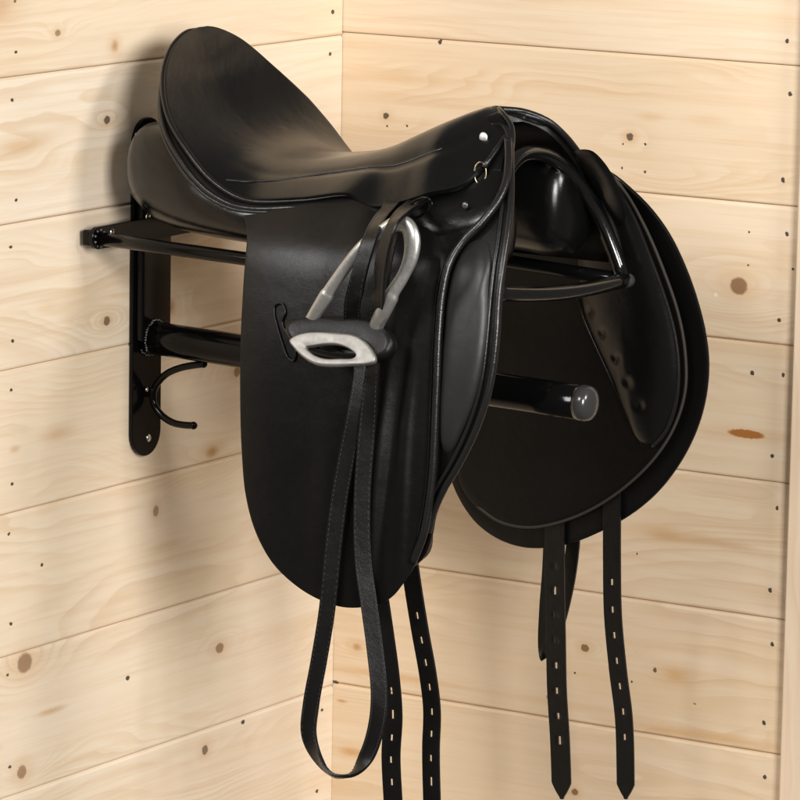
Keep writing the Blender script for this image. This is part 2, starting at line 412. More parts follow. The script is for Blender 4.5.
right_marks = [(386, 116, 3.0, 3.4, 'd', .85, 1.0), dot(387, 126, 1), dot(407, 126, 1), dot(440, 42, 2), (630, 137, 3.2, 4, 'd', .8, 1.2), dot(623, 144, 1), dot(645, 144, 1.1),
    dot(622, 168, 1.1), dot(645, 172, 1.3), dot(787, 41, 2), dot(790, 94, 2), dot(783, 180, 2), dot(787, 234, 1.8), dot(749, 232, 1), dot(748, 265, 1), dot(793, 269, 1.1),
    (739, 286, 8, 8.5, 'b', .85, 3.0), (716, 295, 2, 2, 'w', .8, 0), dot(779, 320, 1.8), dot(752, 373, 2), dot(783, 375, 1.8), (746, 434, 17, 4.2, 'o', .95, .5), dot(772, 456, 1.8),
    dot(777, 508, 1.8), dot(770, 590, 2), dot(772, 644, 1.8), dot(764, 723, 1.8), dot(765, 777, 1.9), dot(655, 670, 2), dot(632, 682, 1), dot(637, 554, 1),
    (585, 648, 3.8, 4, 'b', .9, 1.2), dot(575, 673, 1), (575, 792, 3.2, 3.4, 'b', .9, .8), (357, 647, 4, 3.5, 's', .9, .8), (335, 682, 3.5, 2, 'g', .9, 0), (342, 701, 5, 1.5, 's', .9, 0),
    (352, 752, 11, 4, 'y', .85, .8), (676, 676, 9, 6, 'y', .5, 1.2), (390, 676, 60, 4.5, 'y', .55, 0), (700, 735, 75, 5.5, 'y', .62, 0), (560, 704, 80, 4, 'y', .28, 0),
    (665, 535, 15, 5, 's', .42, .4), (705, 541, 24, 5, 's', .36, 0), (735, 546, 18, 4, 's', .30, 0), (650, 117, 12, 4, 'y', .35, 0), (708, 120, 18, 5, 'y', .22, 0),
    (420, 100, 70, 5, 's', .20, 0), (400, 78, 60, 6, 'y', .18, 0), (548, 697, 2, 2, 'd', .5, 0), (695, 704, 1.2, 1, 'd', .6, 0)]
BASE_L = (.87, .745, .590); BASE_R = (.78, .640, .480)
PINE_L = {k: pine('pale pine board', 1, left_marks if -2 < k < 6 else [], BASE_L, zoff=.003, seed=3.3, warm=.25, board=k) for k in range(-1, 7)}
PINE_R = {k: pine('warm pine board', 0, right_marks if -2 < k < 6 else [], BASE_R, seed=21.1, warm=.8, board=k) for k in range(-1, 7)}
PINE_T = pine('pine trim', 2, [], (.74, .60, .46), zoff=-.535, seed=5.)

# ------------------------------------------------------------------ walls
def boards(name, axis, u0, u1, k0, k1, mat, zoff, label):
    bm = bmesh.new(); g = .0003; bv = .0019; th = .018
    for k in range(k0, k1):
        jit = random.uniform(-.0004, .0004)
        z1 = -k*H-zoff-g; z0 = -(k+1)*H-zoff+g
        prof = [(-th, z0), (-bv*.8, z0), (-bv*.25, z0+bv*.4), (jit, z0+bv), (jit, z1-.0036), (-.0006, z1-.0022), (-.0024, z1), (-th, z1)]
        ends = []
        for uu in (u0, u1):
            row = []
            for (dd, z) in prof:
                row.append(bm.verts.new((dd, uu, z) if axis == 0 else (uu, -dd, z)))
            ends.append(row)
        n = len(prof)
        mi = min(max(k, -1), 6)+1
        for i in range(n): bm.faces.new((ends[0][i], ends[0][(i+1) % n], ends[1][(i+1) % n], ends[1][i])).material_index = mi
        bm.faces.new(ends[0]); bm.faces.new(ends[1])
    # tongue strip behind the gaps
    c = (-.012, (u0+u1)/2, -(k0+k1)/2*H) if axis == 0 else ((u0+u1)/2, .012, -(k0+k1)/2*H)
    s = (.008, u1-u0-.004, (k1-k0)*H-.01) if axis == 0 else (u1-u0-.004, .008, (k1-k0)*H-.01)
    box(bm, c, s)
    o = obj(name, bm, mat[-1], shade=False)
    for k in range(0, 7): o.data.materials.append(mat[k])
    o['label'] = label; o['category'] = 'wall'; return o
boards('wall', 0, -.655, -.0008, -2, 9, PINE_L, .003, 'pale pine plank wall on the left, with the black rack screwed to it')
boards('wall', 1, -.017, .640, -1, 9, PINE_R, 0, 'warmer pine plank wall on the right, behind the far saddle flap')
bm = bmesh.new(); box(bm, (.5652+.045, -.0075, -.575), (.09, .011, 1.46), bev=.002)
t = obj('trim_board', bm, PINE_T, shade=False); t['label'] = 'upright pine trim board closing the right wall at the picture edge'; t['category'] = 'trim board'
bm = bmesh.new(); box(bm, (.0125, -.655-.036, -.5075), (.021, .09, 1.60), bev=.002)
t = obj('trim_board', bm, PINE_T, shade=False); t['label'] = 'upright pine trim board along the outer end of the left wall'; t['category'] = 'trim board'

# ------------------------------------------------------------------ saddle rack
rack = thing('saddle_rack', 'glossy black steel rack screwed to the left wall, carrying the saddle on its tubes', 'saddle rack')
def plate_obj(name, pts2, th, mat, parent, x0=.001):
    bm = bmesh.new(); vs = [bm.verts.new((x0, p[0], p[1])) for p in pts2]; f = bm.faces.new(vs)
    r = bmesh.ops.extrude_face_region(bm, geom=[f])
    for v in [e for e in r['geom'] if isinstance(e, bmesh.types.BMVert)]: v.co.x += th
    return obj(name, bm, mat, parent, shade=False, mods=[('bevel', .0007, 2)])
def stadium(cy, z0, z1, hw, n=14, vert=True):
    out = []
    for i in range(n+1):
        a = math.pi*i/n; out.append((cy+hw*math.cos(a), z1-hw+hw*math.sin(a)))
    for i in range(n+1):
        a = math.pi+math.pi*i/n; out.append((cy+hw*math.cos(a), z0+hw+hw*math.sin(a)))
    return out if vert else [(z, y) for (y, z) in out]
plate_obj('wall_plate', stadium(YS, -.4125, -.061, .0255), .0045, PAINT, rack)
bm = bmesh.new(); box(bm, (.0105, YS+.0035, -.215), (.0095, .051, .150), bev=.0025); obj('plate_stiffener', bm, PAINT, rack)
# cross bar, lying across the plate
cb = [(y, z) for (z, y) in [(b, a) for (a, b) in stadium(0, 0, 0, 0.01)]]
pts = []
hw = .0115
for i in range(15):
    a = math.pi/2+math.pi*i/14; pts.append((YS-.108+hw*math.cos(a), -.1725+hw*math.sin(a)))
for i in range(15):
    a = -math.pi/2+math.pi*i/14; pts.append((YS+.108+hw*math.cos(a), -.1725+hw*math.sin(a)))
plate_obj('cross_bar', pts, .0055, PAINT, rack, x0=.0165)
bm = bmesh.new(); box(bm, (.011, YS-.108, -.1725), (.010, .016, .016), bev=.002); obj('spacer', bm, PAINT, rack)
bm = bmesh.new(); box(bm, (.011, YS+.108, -.1725), (.010, .016, .016), bev=.002); obj('spacer', bm, PAINT, rack)
TE = Vector((.5215, YS, -.302)); TB = Vector((.006, YS, -.2880))
bm = bmesh.new(); tube(bm, [TB.lerp(TE, i/10) for i in range(11)], .0172, seg=40); obj('support_tube', bm, PAINT, rack)
bm = bmesh.new()
prof = [(0, .0178), (.004, .0180), (.009, .0176), (.013, .0158), (.0155, .0115), (.0165, .006), (.0168, .0008)]
tube(bm, [TE+Vector((p[0]-.003, 0, 0)) for p in prof], [p[1] for p in prof], seg=40, up=(0, 0, 1)); obj('end_plug', bm, PLUG, rack)
bm = bmesh.new()
for i in range(44):
    a = 2*math.pi*i/44
    rr = .0186+random.uniform(-.0010, .0009)
    ball(bm, (.0165 if math.sin(a) > -.6 else .008, YS+rr*math.cos(a), -.288+rr*math.sin(a)), random.uniform(.0008, .0016), seg=8)
obj('weld_seam', bm, WELD, rack)
for s in (-1, 1):
    bm = bmesh.new()
    for i in range(9):
        a = 2*math.pi*i/9; ball(bm, (.0228, YS+s*.108+.0085*math.cos(a), -.1728+.0085*math.sin(a)), random.uniform(.0010, .0018), seg=8)
    obj('weld_seam', bm, WELD, rack)
RN = [Vector((.021, YS-.1085, -.1728)), Vector((.486, YS-.1210, -.1830))]
RF = [Vector((.021, YS+.1085, -.1728)), Vector((.502, YS+.1095, -.1955))]
for a, b in (RN, RF):
    bm = bmesh.new(); tube(bm, [a.lerp(b, i/6) for i in range(7)], .0068, seg=24); obj('rod', bm, PAINT, rack)
bm = bmesh.new(); a, b = RN[1], RF[1]
tube(bm, [a.lerp(b, i/12)+Vector((.002+.004*math.sin(math.pi*i/12), 0, -.006*math.sin(math.pi*i/12))) for i in range(13)], .0080, seg=24, flat=(.95, .9)); obj('front_bar', bm, PAINT_TUBE, rack)
arch = []
for i in range(41):
    t_ = math.pi*i/40; s = math.sin(t_); c = math.cos(t_)
    sg = abs(s)**.9
    arch.append(Vector((.502-.016*(1-i/40)-.047*sg+.016*(1-i/40)*sg, YS-(.1095*c*(1.14+.14*c) if c < 0 else .096*c+.025*c**6), (-.184*(1-i/40)-.1945*(i/40))+.126*sg)))
bm = bmesh.new(); tube(bm, arch, .0077, seg=24); obj('front_arch', bm, PAINT_TUBE, rack)
CAPM = metal('worn black cap', (.04, .037, .036), .33, metallic=0, coat=.1, bump=.2)
for P, rc in ((RN[1], .0074), (RF[1], .0088)):
    bm = bmesh.new(); ball(bm, (P.x+.002, P.y+(.003 if P is RF[1] else 0), P.z-.001), rc, (.95, 1.25, .85), seg=24); obj('corner_cap', bm, CAPM, rack)
hk = [at(q, 1, YS) for q in [(203.5, 364), (192, 365.5), (180, 368), (168, 373), (160, 380), (154, 390), (153.5, 402), (158, 411), (165, 418), (174, 423), (184, 425), (193.5, 425.5)]]
bm = bmesh.new(); tube(bm, smooth(hk, 5), .0037, seg=16); 
for e in (hk[0], hk[-1]): ball(bm, e, .0042, seg=12)
obj('bridle_hook', bm, PAINT, rack)
def screw(px, py, x, r=.0042, parent=rack, name='screw'):
    P = at((px, py), 0, x); bm = bmesh.new(); ball(bm, P, r, (.5, 1, 1), seg=16); return obj(name, bm, ZINC, parent)
screw(140.5, 135, .0058, .0036); screw(148, 217, .0158, .0040); screw(112, 232, .0222, .0036); screw(148.5, 438, .0058, .0040)
bm = bmesh.new(); P = at((148, 392), 0, .007); box(bm, P+Vector((.002, 0, 0)), (.012, .008, .010), bev=.0015); obj('hook_bracket', bm, PAINT, rack)
screw(147, 389.5, .0135, .0024)

# ------------------------------------------------------------------ saddle
sad = thing('saddle', 'black leather dressage saddle with high round cantle, hung over the wall rack', 'saddle')
NR = [(.002, .0675, .0350, .0675, .0350), (.030, .0700, .0300, .0720, .0190), (.060, .0752, .0165, .0785, .0015), (.090, .0880, -.0090, .0890, -.0210), (.115, .1120, -.0405, .1110, -.0470),
      (.1255, .1420, -.0705, .1400, -.0675), (.127, .1730, -.0982, .1730, -.0795), (.122, .2053, -.1138, .2060, -.0825), (.116, .2663, -.1103, .2640, -.0775), (.115, .3238, -.1016, .3180, -.0650),
      (.120, .3524, -.1114, .3450, -.0525), (.118, .3850, -.1040, .3620, -.0435), (.115, .4144, -.0933, .3780, -.0350), (.100, .4386, -.0861, .3930, -.0275), (.080, .4540, -.0656, .4030, -.0235), (.055, .4560, -.0457, .4085, -.0215),
      (.032, .4520, -.0335, .4120, -.0210), (.018, .4400, -.0270, .4135, -.0212)]
NW = [Vector((r[0], r[1], r[2])) for r in NR]; NC = [Vector((0, r[3], r[4])) for r in NR]
NWs = smooth(NW, 8); NCs = smooth(NC, 8); ST = len(NWs)
def seatpt(i, v):
    n, c = NWs[i], NCs[i]; f = i/(ST-1)
    a = abs(v); q = 1.9 if f < .3 else 1.9+min((f-.3)/.15, 1)*.35
    k = a**q
    y = n.x*v
    far = 1-min(max((f-.25)/.12, 0), 1)
    if v > 0: y *= 1+.05*far*min(f/.08, 1)
    x = c.y+(n.y-c.y)*a**1.7; z = c.z+(n.z-c.z)*k
    # narrow waist ridge: seat blocks rise slightly along |v|~.45 then fall into the skirt
    w = math.exp(-((f-.62)/.16)**2)
    if v > 0: z += .0040*far*a*min(f/.16, 1)
    z += w*.0045*math.exp(-((a-.35)/.2)**2) - w*.0035*math.exp(-((a-.66)/.06)**2)
    return Vector((x, YS+y, z))
VS = 72
bm = bmesh.new(); rows = [[bm.verts.new(seatpt(i, -1+2*j/VS)) for j in range(VS+1)] for i in range(ST)]
grid_faces(bm, rows)
seat = obj('seat', bm, LEA_SEAT, sad, mods=[('solid', .006, -1), ('bevel', .0018, 3)])
rim = [seatpt(i, -1) for i in range(ST)]; rimf = [seatpt(i, 1) for i in range(ST)]
full = list(reversed(rimf[1:]))+rim[1:]
def edge_in(i, s):
    """unit vector from the rim into the leather's thickness"""
    a = seatpt(i, s); b = seatpt(i, s*.93); c = seatpt(min(i+1, ST-1), s); d = seatpt(max(i-1, 0), s)
    n = (b-a).cross(c-d)
    if n.length < 1e-9: return Vector((-.6, 0, -.8))
    n.normalize(); return -n if n.z+n.x*.9 > 0 else n
fi = [(1, i) for i in range(ST-1, 3, -1)]+[(-1, i) for i in range(4, ST)]
fq = [(q, i) for q, i in fi if i < ST*.52]
bm = bmesh.new(); tube(bm, [seatpt(i, q)+edge_in(i, q)*.0040 for q, i in fq], [.0020*min(1, .15+min(k, len(fq)-1-k)/14) for k in range(len(fq))], seg=12); obj('rim_piping', bm, LEA_EDGE, seat)
# front piping over the cut back pommel
fr = [seatpt(ST-1, -1+2*j/20) for j in range(21)]
fr = [rim[-26], rim[-18], rim[-10]]+fr+[rimf[-10], rimf[-18], rimf[-26]]
bm = bmesh.new(); tube(bm, smooth([p+Vector((.0012, 0, -.0015)) for p in fr], 3), .0026, seg=12); obj('pommel_welt', bm, LEA_EDGE, seat)
# seat seams between the seat and the skirts
for s in (-1, 1):
    pts = [seatpt(i, s*(.98-.34*min(max((i/(ST-1)-.36)/.12, 0), 1)**.7)) for i in range(int(ST*.37), int(ST*.74), 3)]
    bm = bmesh.new(); tube(bm, [p+Vector((0, 0, -.0002)) for p in pts], .0011, seg=8); obj('seat_seam', bm, LEA_EDGE, seat)
# cantle back: leather wall beneath the rim, with its two welts
def under(i, s, k):
    n = NWs[i]; f = i/(ST-1)
    rim_ = Vector((n.y, YS+s*n.x, n.z))
    gap = min(max((f-.0)/.1, 0), 1)
    tgt = [Vector((-.0045, 0, -.0045)), Vector((-.0055, -s*.007, -.012)), Vector((-.0065, -s*.004, -.018)), Vector((-.0075, -s*.003, -.0235)), Vector((-.004, -s*.010, -.033)), Vector((.012, -s*.026, -.06))][k]
    sc = 1-.45*min(max((f-.30)/.12, 0), 1)
    return rim_+Vector((tgt.x*sc if f > 0 else tgt.x, tgt.y*gap*sc, tgt.z*sc))
last = int(ST*.47)
idx = [(-1, i) for i in range(last, 0, -1)]+[(1, i) for i in range(1, last+1)]
bm = bmesh.new(); rows = [[bm.verts.new(under(i, s, k)) for (s, i) in idx] for k in range(6)]; grid_faces(bm, rows)
obj('cantle_back', bm, LEA_DARK, sad, mods=[('sub', 1)])
for k, rr in ((2, .0030), (3, .0022)):
    bm = bmesh.new(); tube(bm, [under(i, s, k)+Vector((-.0015, 0, -.001)) for (s, i) in idx], rr, seg=12); obj('cantle_welt', bm, LEA_EDGE, sad)
# --- panels that bear on the rack, one each side
def panel(side):
    # x, d centre, half width, z centre, half height
    st = [(.031, .060, .004, -.102, .006), (.034, .060, .016, -.102, .018), (.041, .061, .028, -.101, .030), (.053, .062, .039, -.100, .042), (.072, .064, .047, -.105, .048),
          (.100, .066, .051, -.113, .047), (.140, .068, .053, -.124, .040), (.190, .070, .052, -.136, .030), (.240, .073, .049, -.142, .026), (.300, .078, .046, -.141, .027),
          (.360, .084, .042, -.134, .036), (.410, .084, .044, -.120, .052), (.440, .084, .045, -.120, .054), (.456, .084, .041, -.120, .050), (.464, .084, .033, -.120, .041), (.4675, .084, .018, -.120, .024), (.4682, .084, .003, -.120, .006)]
    bm = bmesh.new(); P = [Vector((a[0], a[1], a[2])) for a in st]; Q = [Vector((a[0], a[3], a[4])) for a in st]
    P = smooth(P, 5); Q = smooth(Q, 5); rows = []
    for p, q in zip(P, Q):
        row = []
        if side < 0 and p.x > .33:                   # slimmer where the near flaps press on it
            k = min((p.x-.33)/.08, 1); p = Vector((p.x, p.y-.026*k, p.z*(1-.30*k))); q = Vector((q.x, q.y-.012*k, q.z*(1-.25*k)))
        for k in range(40):
            a = 2*math.pi*k/40; ca, sa = math.cos(a), math.sin(a); e = .85
            y = p.y+max(p.z, .0005)*math.copysign(abs(ca)**e, ca); z = q.y+max(q.z, .0005)*math.copysign(abs(sa)**e, sa)
            row.append(bm.verts.new((p.x, YS+side*y, z)))
        rows.append(row)
    grid_faces(bm, rows, wrap=True); bm.faces.new(rows[0]); bm.faces.new(rows[-1])
    o = obj('panel', bm, LEA_SOFT, sad)
    # gusset seam round the back of the panel
    path = [Vector((p.x-.001, YS+side*(p.y+max(p.z, 0)*.72), q.y-q.z*.72)) for p, q in list(zip(P, Q))[4:50]]
    bm = bmesh.new(); tube(bm, path, .0012, seg=8); obj('gusset_seam', bm, LEA_EDGE, o)
panel(-1); panel(1)
# --- arch of the tree under the pommel
AP = [(0, -.026), (.02, -.029), (.035, -.038), (.05, -.052), (.065, -.068), (.08, -.087), (.095, -.108), (.108, -.130), (.118, -.155), (.124, -.180)]
FX = [(0, .416), (.02, .434), (.035, .452), (.05, .462), (.065, .468), (.08, .473), (.108, .478), (.124, .488)]
TD = [(.10, -.098), (.18, -.096), (.27, -.090), (.34, -.082), (.38, -.066), (.41, -.034), (.5, -.02)]
AP = table(AP); FX = table(FX); TD = table(TD)
bm = bmesh.new(); rows = []
ds = [-.072+.196*j/48 for j in range(49)]
for i in range(25):
    s = i/24; row = []
    for d in ds:
        xf = interp(FX, abs(d)); x = .370+(xf-.370)*s
        z = min(interp(AP, abs(d)), interp(TD, x)-abs(d)*.15)
        row.append(bm.verts.new((x, YS+d, z)))
    rows.append(row)
grid_faces(bm, rows)
obj('pommel_arch', bm, LEA_DARK, sad, mods=[('solid', .013, 0), ('bevel', .0035, 3)])
path = [Vector((interp(FX, abs(d))+.0035, YS+d, interp(AP, abs(d))+.003)) for d in ds]
bm = bmesh.new(); tube(bm, path, .0032, seg=12); obj('arch_welt', bm, LEA_EDGE, sad)

# --- near side: sweat flap, knee block, outer flap
BASE_D = [(-.50, .170), (-.30, .165), (-.20, .152), (-.16, .142), (-.13, .123), (-.112, .108), (-.10, .098), (-.085, .086)]
BASE_D = table(BASE_D)
def folds(x, z):
    k = math.exp(-((z+.36)/.11)**2)
    return k*1.5*(.0024*math.exp(-((x-(.392+.06*(z+.36)))/.0055)**2) - .0020*math.exp(-((x-(.404+.09*(z+.36)))/.006)**2) + .0016*math.exp(-((x-(.418+.02*(z+.36)))/.005)**2))
def d_outer(x, z):
    return interp(BASE_D, z) - .020*min(max((x-.365)/.08, 0), 1.3)**2 + .004*math.exp(-((x-.35)/.03)**2) - .006*min(max((.30-x)/.08, 0), 1)**2 + folds(x, z)
ARCH_D = [(-.50, .150), (-.30, .145), (-.25, .142), (-.20, .135), (-.16, .126), (-.13, .112), (-.105, .096), (-.085, .080), (-.065, .064), (-.050, .050), (-.036, .035), (-.028, .02), (-.02, .01)]
ARCH_D = table(ARCH_D)
def d_sweat(x, z): return interp(ARCH_D, z)
near_sweat = [(400, 190), (435, 168), (470, 148), (497, 128), (508, 122), (513, 135), (514, 165), (514, 200), (511, 230), (506, 265), (502, 300), (500, 335), (496, 370), (489, 402), (477, 435),
              (462, 465), (447, 490), (436, 515), (431, 540), (424, 558), (405, 570), (380, 560), (350, 500), (340, 400), (345, 280), (370, 215)]
bm, edge = sheet(near_sweat, -1, d_sweat, centre=(430, 340), rings=18, npts=150)
sf = obj('sweat_flap', bm, LEA_DARK, sad, mods=[('solid', .005, 0), ('bevel', .0012, 2)])
def edge_tube(edge, px_a, px_b, r, mat, parent, name, off=(0, 0, 0), outline=None, side=-1, dfun=None):
    P = [Vector((p[0], p[1], 0)) for p in outline]; P = smooth(P, 6)
    pts = [on((p.x, p.y), side, dfun)+Vector(off) for p in P]
    bm = bmesh.new(); tube(bm, pts, r, seg=12); return obj(name, bm, mat, parent)
we = [(494, 126), (505, 127), (511, 138), (512.5, 165), (512.5, 200), (509, 232), (504, 265), (500, 300), (498, 335), (494, 370), (487, 402), (475, 435), (460, 465), (445, 490), (434, 515), (430, 532)]
edge_tube(None, 0, 0, .0034, LEA_EDGE, sf, 'welt', (0, -.003, 0), we, -1, d_sweat)
we2 = [(x-8-(1 if y > 300 else 0), y+1) for x, y in we[4:-1]]
edge_tube(None, 0, 0, .0022, LEA_EDGE, sf, 'welt', (0, -.0035, 0), we2, -1, d_sweat)
# padded leather gathered under the pommel by the near tree point
tp = [(395, 202), (430, 190), (462, 182), (486, 162), (500, 142), (507, 135), (510, 158), (508, 183), (498, 200), (480, 222), (455, 232), (425, 238), (402, 236)]
bm, e_ = sheet(tp, -1, lambda x, z: d_sweat(x, z)+.003, dome=.0050, pw=.8, npts=80, rings=12)
tpo = obj('point_pocket', bm, LEA_SOFT, sad)
kb = [(470, 243), (484, 240), (491, 256), (490, 290), (489, 330), (484, 368), (475, 402), (463, 430), (452, 450), (444, 452), (441, 425), (443, 380), (446, 330), (450, 290), (458, 260)]
bm, e_ = sheet(kb, -1, lambda x, z: d_sweat(x, z)+.003, dome=.0115, pw=.5, npts=100, rings=16)
obj('knee_block', bm, LEA_ROLL, sad)
near_flap = [(244, 200), (262, 193), (300, 192), (345, 190), (380, 200), (400, 222), (430, 229), (458, 224), (470, 224), (466, 236), (453, 256), (446, 285), (442, 330), (440, 380), (438, 430), (436, 470), (432, 505), (426, 538),
             (415, 565), (400, 588), (388, 600), (370, 606), (345, 607), (322, 600), (298, 586), (274, 563), (257, 532), (247, 495), (243, 450), (241.5, 400), (242, 340), (245, 280), (248, 235)]
bm, edge = sheet(near_flap, -1, d_outer, centre=(345, 400), rings=46, npts=240)
nf = obj('flap', bm, LEA_FLAP, sad, mods=[('solid', .0042, 0), ('bevel', .0012, 3)])
fe = [(511, 138), (511.5, 160), (508.5, 184), (499, 204), (483, 224), (466, 241), (453, 262), (446, 290), (442, 332), (440, 382), (438, 430), (436, 470), (432, 505), (426, 536), (416, 562)]
edge_tube(None, 0, 0, .0040, LEA_EDGE, nf, 'welt', (-.002, -.0025, 0), fe, -1, lambda x, z: max(d_outer(x, z), d_sweat(x, z)+.008))
fe2 = [(x-7, y+2) for x, y in fe[1:-1]]
edge_tube(None, 0, 0, .0012, LEA_EDGE, nf, 'stitched_line', (.0, -.0028, 0), fe2, -1, d_outer)
# brown-worn tip of the panel showing below the sweat flap
tipo = [(418, 520), (430, 512), (433, 530), (431, 550), (422, 560), (408, 562), (405, 540)]
bm, e_ = sheet(tipo, -1, lambda x, z: d_sweat(x, z)-.008, dome=.006, npts=50, rings=8)
obj('panel_tip', bm, leather('worn brown leather', (.05, .03, .02), .45, coat=0), sad)
# soft fold where the flap wraps the knee block
# --- far side, seen from inside
BASE_F = [(-.50, .186), (-.35, .186), (-.25, .180), (-.18, .160), (-.13, .135), (-.11, .118), (-.09, .098), (-.06, .07)]
BASE_F = table(BASE_F)
def d_fo(x, z): return interp(BASE_F, z)
def d_fs(x, z): return interp(BASE_F, z)-.012
far_flap = [(590, 165), (612, 174), (632, 190), (652, 210), (670, 235), (686, 268), (698, 302), (706, 335), (709, 365), (706, 398), (697, 430), (681, 462), (660, 490), (635, 512), (600, 532), (565, 545), (530, 548),
            (503, 541), (480, 526), (464, 506), (452, 480), (446, 440), (450, 380), (462, 310), (485, 250), (520, 200), (555, 172)]
bm, e_ = sheet(far_flap, 1, d_fo, centre=(580, 360), rings=22, npts=180)
ff = obj('flap', bm, LEA_FLAP, sad, mods=[('solid', .0042, 0), ('bevel', .0012, 3)])
far_sweat = [(588, 160), (604, 168), (624, 190), (645, 225), (664, 268), (679, 312), (687, 352), (687, 392), (676, 428), (657, 458), (630, 485), (596, 508), (560, 523), (528, 528), (500, 522), (477, 506), (462, 486),
             (455, 450), (458, 380), (468, 310), (490, 250), (520, 195), (555, 165)]
bm, e_ = sheet(far_sweat, 1, d_fs, centre=(570, 350), rings=20, npts=160)
fs = obj('sweat_flap', bm, LEA_DARK, sad, mods=[('solid', .0045, 0), ('bevel', .0012, 2)])
se = [(606, 170), (626, 192), (646, 227), (664, 269), (679, 313), (686, 352), (686, 391), (675, 427), (656, 457), (629, 484), (596, 507), (560, 522), (528, 527), (500, 521), (478, 506)]
edge_tube(None, 0, 0, .0016, LEA_CUT, fs, 'cut_edge', (0, -.002, 0), se, 1, d_fs)
roll = [(600, 168), (618, 185), (634, 212), (650, 250), (664, 288), (676, 330), (680, 368), (677, 402), (668, 428), (655, 444), (641, 443), (628, 418), (614, 380), (598, 345), (585, 312), (578, 270), (576, 225), (582, 185)]
dm = [(594, 310, 4.4, .0026), (607, 332, 4.4, .0026), (621, 357, 4.4, .0026), (633, 381, 4.4, .0024), (645, 404, 4.4, .0022)]
bm, e_ = sheet(roll, 1, lambda x, z: d_fs(x, z)-.003, dome=-.015, pw=.5, npts=170, rings=44, dimples=dm)
ro = obj('knee_roll', bm, LEA_SOFT, sad)
re = [(603, 171), (620, 190), (636, 217), (651, 254), (665, 291), (677, 333), (681, 370), (678, 404), (668, 431), (655, 446)]
edge_tube(None, 0, 0, .0022, LEA_EDGE, ro, 'welt', (0, -.005, 0), re, 1, d_fs)
re2 = [(578, 290), (586, 318), (600, 350), (616, 384), (632, 416), (645, 444)]
edge_tube(None, 0, 0, .0012, LEA_DARK, ro, 'seam', (0, -.005, 0), re2, 1, d_fs)
# gathered leather facing on the far half of the pommel
ga = [(574, 152), (590, 150), (604, 162), (618, 186), (626, 212), (622, 226), (610, 215), (598, 190), (584, 170)]
bm, e_ = sheet(ga, 1, lambda x, z: d_fs(x, z)-.018, dome=-.004, npts=60, rings=10)
obj('point_pocket', bm, LEA_SOFT, sad)

# --- pommel hardware
def ringobj(name, c, r, th, mat, parent, nrm, sc=1.5):
    nrm = Vector(nrm).normalized(); a = nrm.cross(Vector((0, 0, 1))).normalized(); b = nrm.cross(a)
    pts = [Vector(c)+a*math.cos(2*math.pi*k/24)*r+b*math.sin(2*math.pi*k/24)*r*sc for k in range(24)]
    bm = bmesh.new(); tube(bm, pts, th, closed=True, seg=10); return obj(name, bm, mat, parent)
i_n = min(range(ST), key=lambda i: (seatpt(i, -.8)-at((485, 139), 1, YS-.05)).length)
def nearest_seat(px):
    best = None
    for i in range(ST):
        for j in range(20):
            p = seatpt(i, -j/19); d = (p-CAM); q = (400+FPX*d.dot(R_)/d.dot(_f), 400-FPX*d.dot(U_)/d.dot(_f))
            e = (q[0]-px[0])**2+(q[1]-px[1])**2
            if best is None or e < best[0]: best = (e, p)
    return best[1]
P = nearest_seat((485, 139)); bm = bmesh.new(); ball(bm, P+Vector((.0005, -.0008, .001)), .0052, (.9, .35, 1), seg=20); obj('saddle_nail', bm, metal('nickel nail', (.75, .74, .72), .5, bump=.1), seat)
P = on((488, 171), -1, d_sweat)+Vector((-.001, -.0128, -.001)); ringobj('dee_ring', P, .0056, .0010, BRASS, sad, (.5, -1, .1), 1.9)
P = on((472, 204), -1, d_sweat)+Vector((0, -.013, 0)); bm = bmesh.new(); ball(bm, P, .0034, (1, .5, 1), seg=14); obj('rivet', bm, WELD, sad)
# small keeper loop on the near flap
kp = [on(q, -1, d_outer)+Vector((0, -.0035, 0)) for q in [(277, 305), (284, 303), (287, 312), (284, 322), (290, 335), (297, 348), (296, 360), (290, 357), (284, 342), (279, 325), (276, 313)]]
bm = bmesh.new(); tube(bm, smooth(kp, 5, True), .0011, closed=True, seg=8); obj('keeper_loop', bm, LEA_FLAP, nf)

# --- girth straps (billets)
XW = (1, 0, 0)
def pd(px, side, d): return at(px, 1, YS+side*d)
holes = [.030+.0165*k for k in range(1, 9)]
def hl(first, gap, n): return [first+gap*k for k in range(n)]
strap('girth_strap', [pd(q, -1, .150) for q in [(372, 520), (377, 580), (384, 630), (390, 675), (393, 715), (391, 755), (393, 800), (396, 850)]], XW, .0205, .0026, LEA_STRAP, sad, holes=hl(.045, .0225, 6), tip=True)
strap('girth_strap', [pd(q, -1, .118) for q in [(404, 520), (412, 580), (420, 630), (428, 675), (432, 710), (431, 750), (432, 800), (434, 850)]], XW, .0190, .0026, LEA_STRAP, sad, holes=hl(.045, .0235, 9), tip=True)
strap('girth_strap', [pd(q, 1, .1802) for q in [(556, 480), (555, 530), (555, 580), (556, 640), (557, 690), (560, 740), (562, 799)]], XW, 0.0225, .0026, LEA_STRAP, sad, holes=hl(.062, .0262, 8), tip=True)
strap('girth_strap', [pd(q, 1, .1802) for q in [(611, 440), (612, 500), (612, 560), (613, 615), (618, 670), (624, 720), (626, 799)]], XW, .0200, .0026, LEA_STRAP, sad, holes=hl(.064, .0268, 7), tip=True)

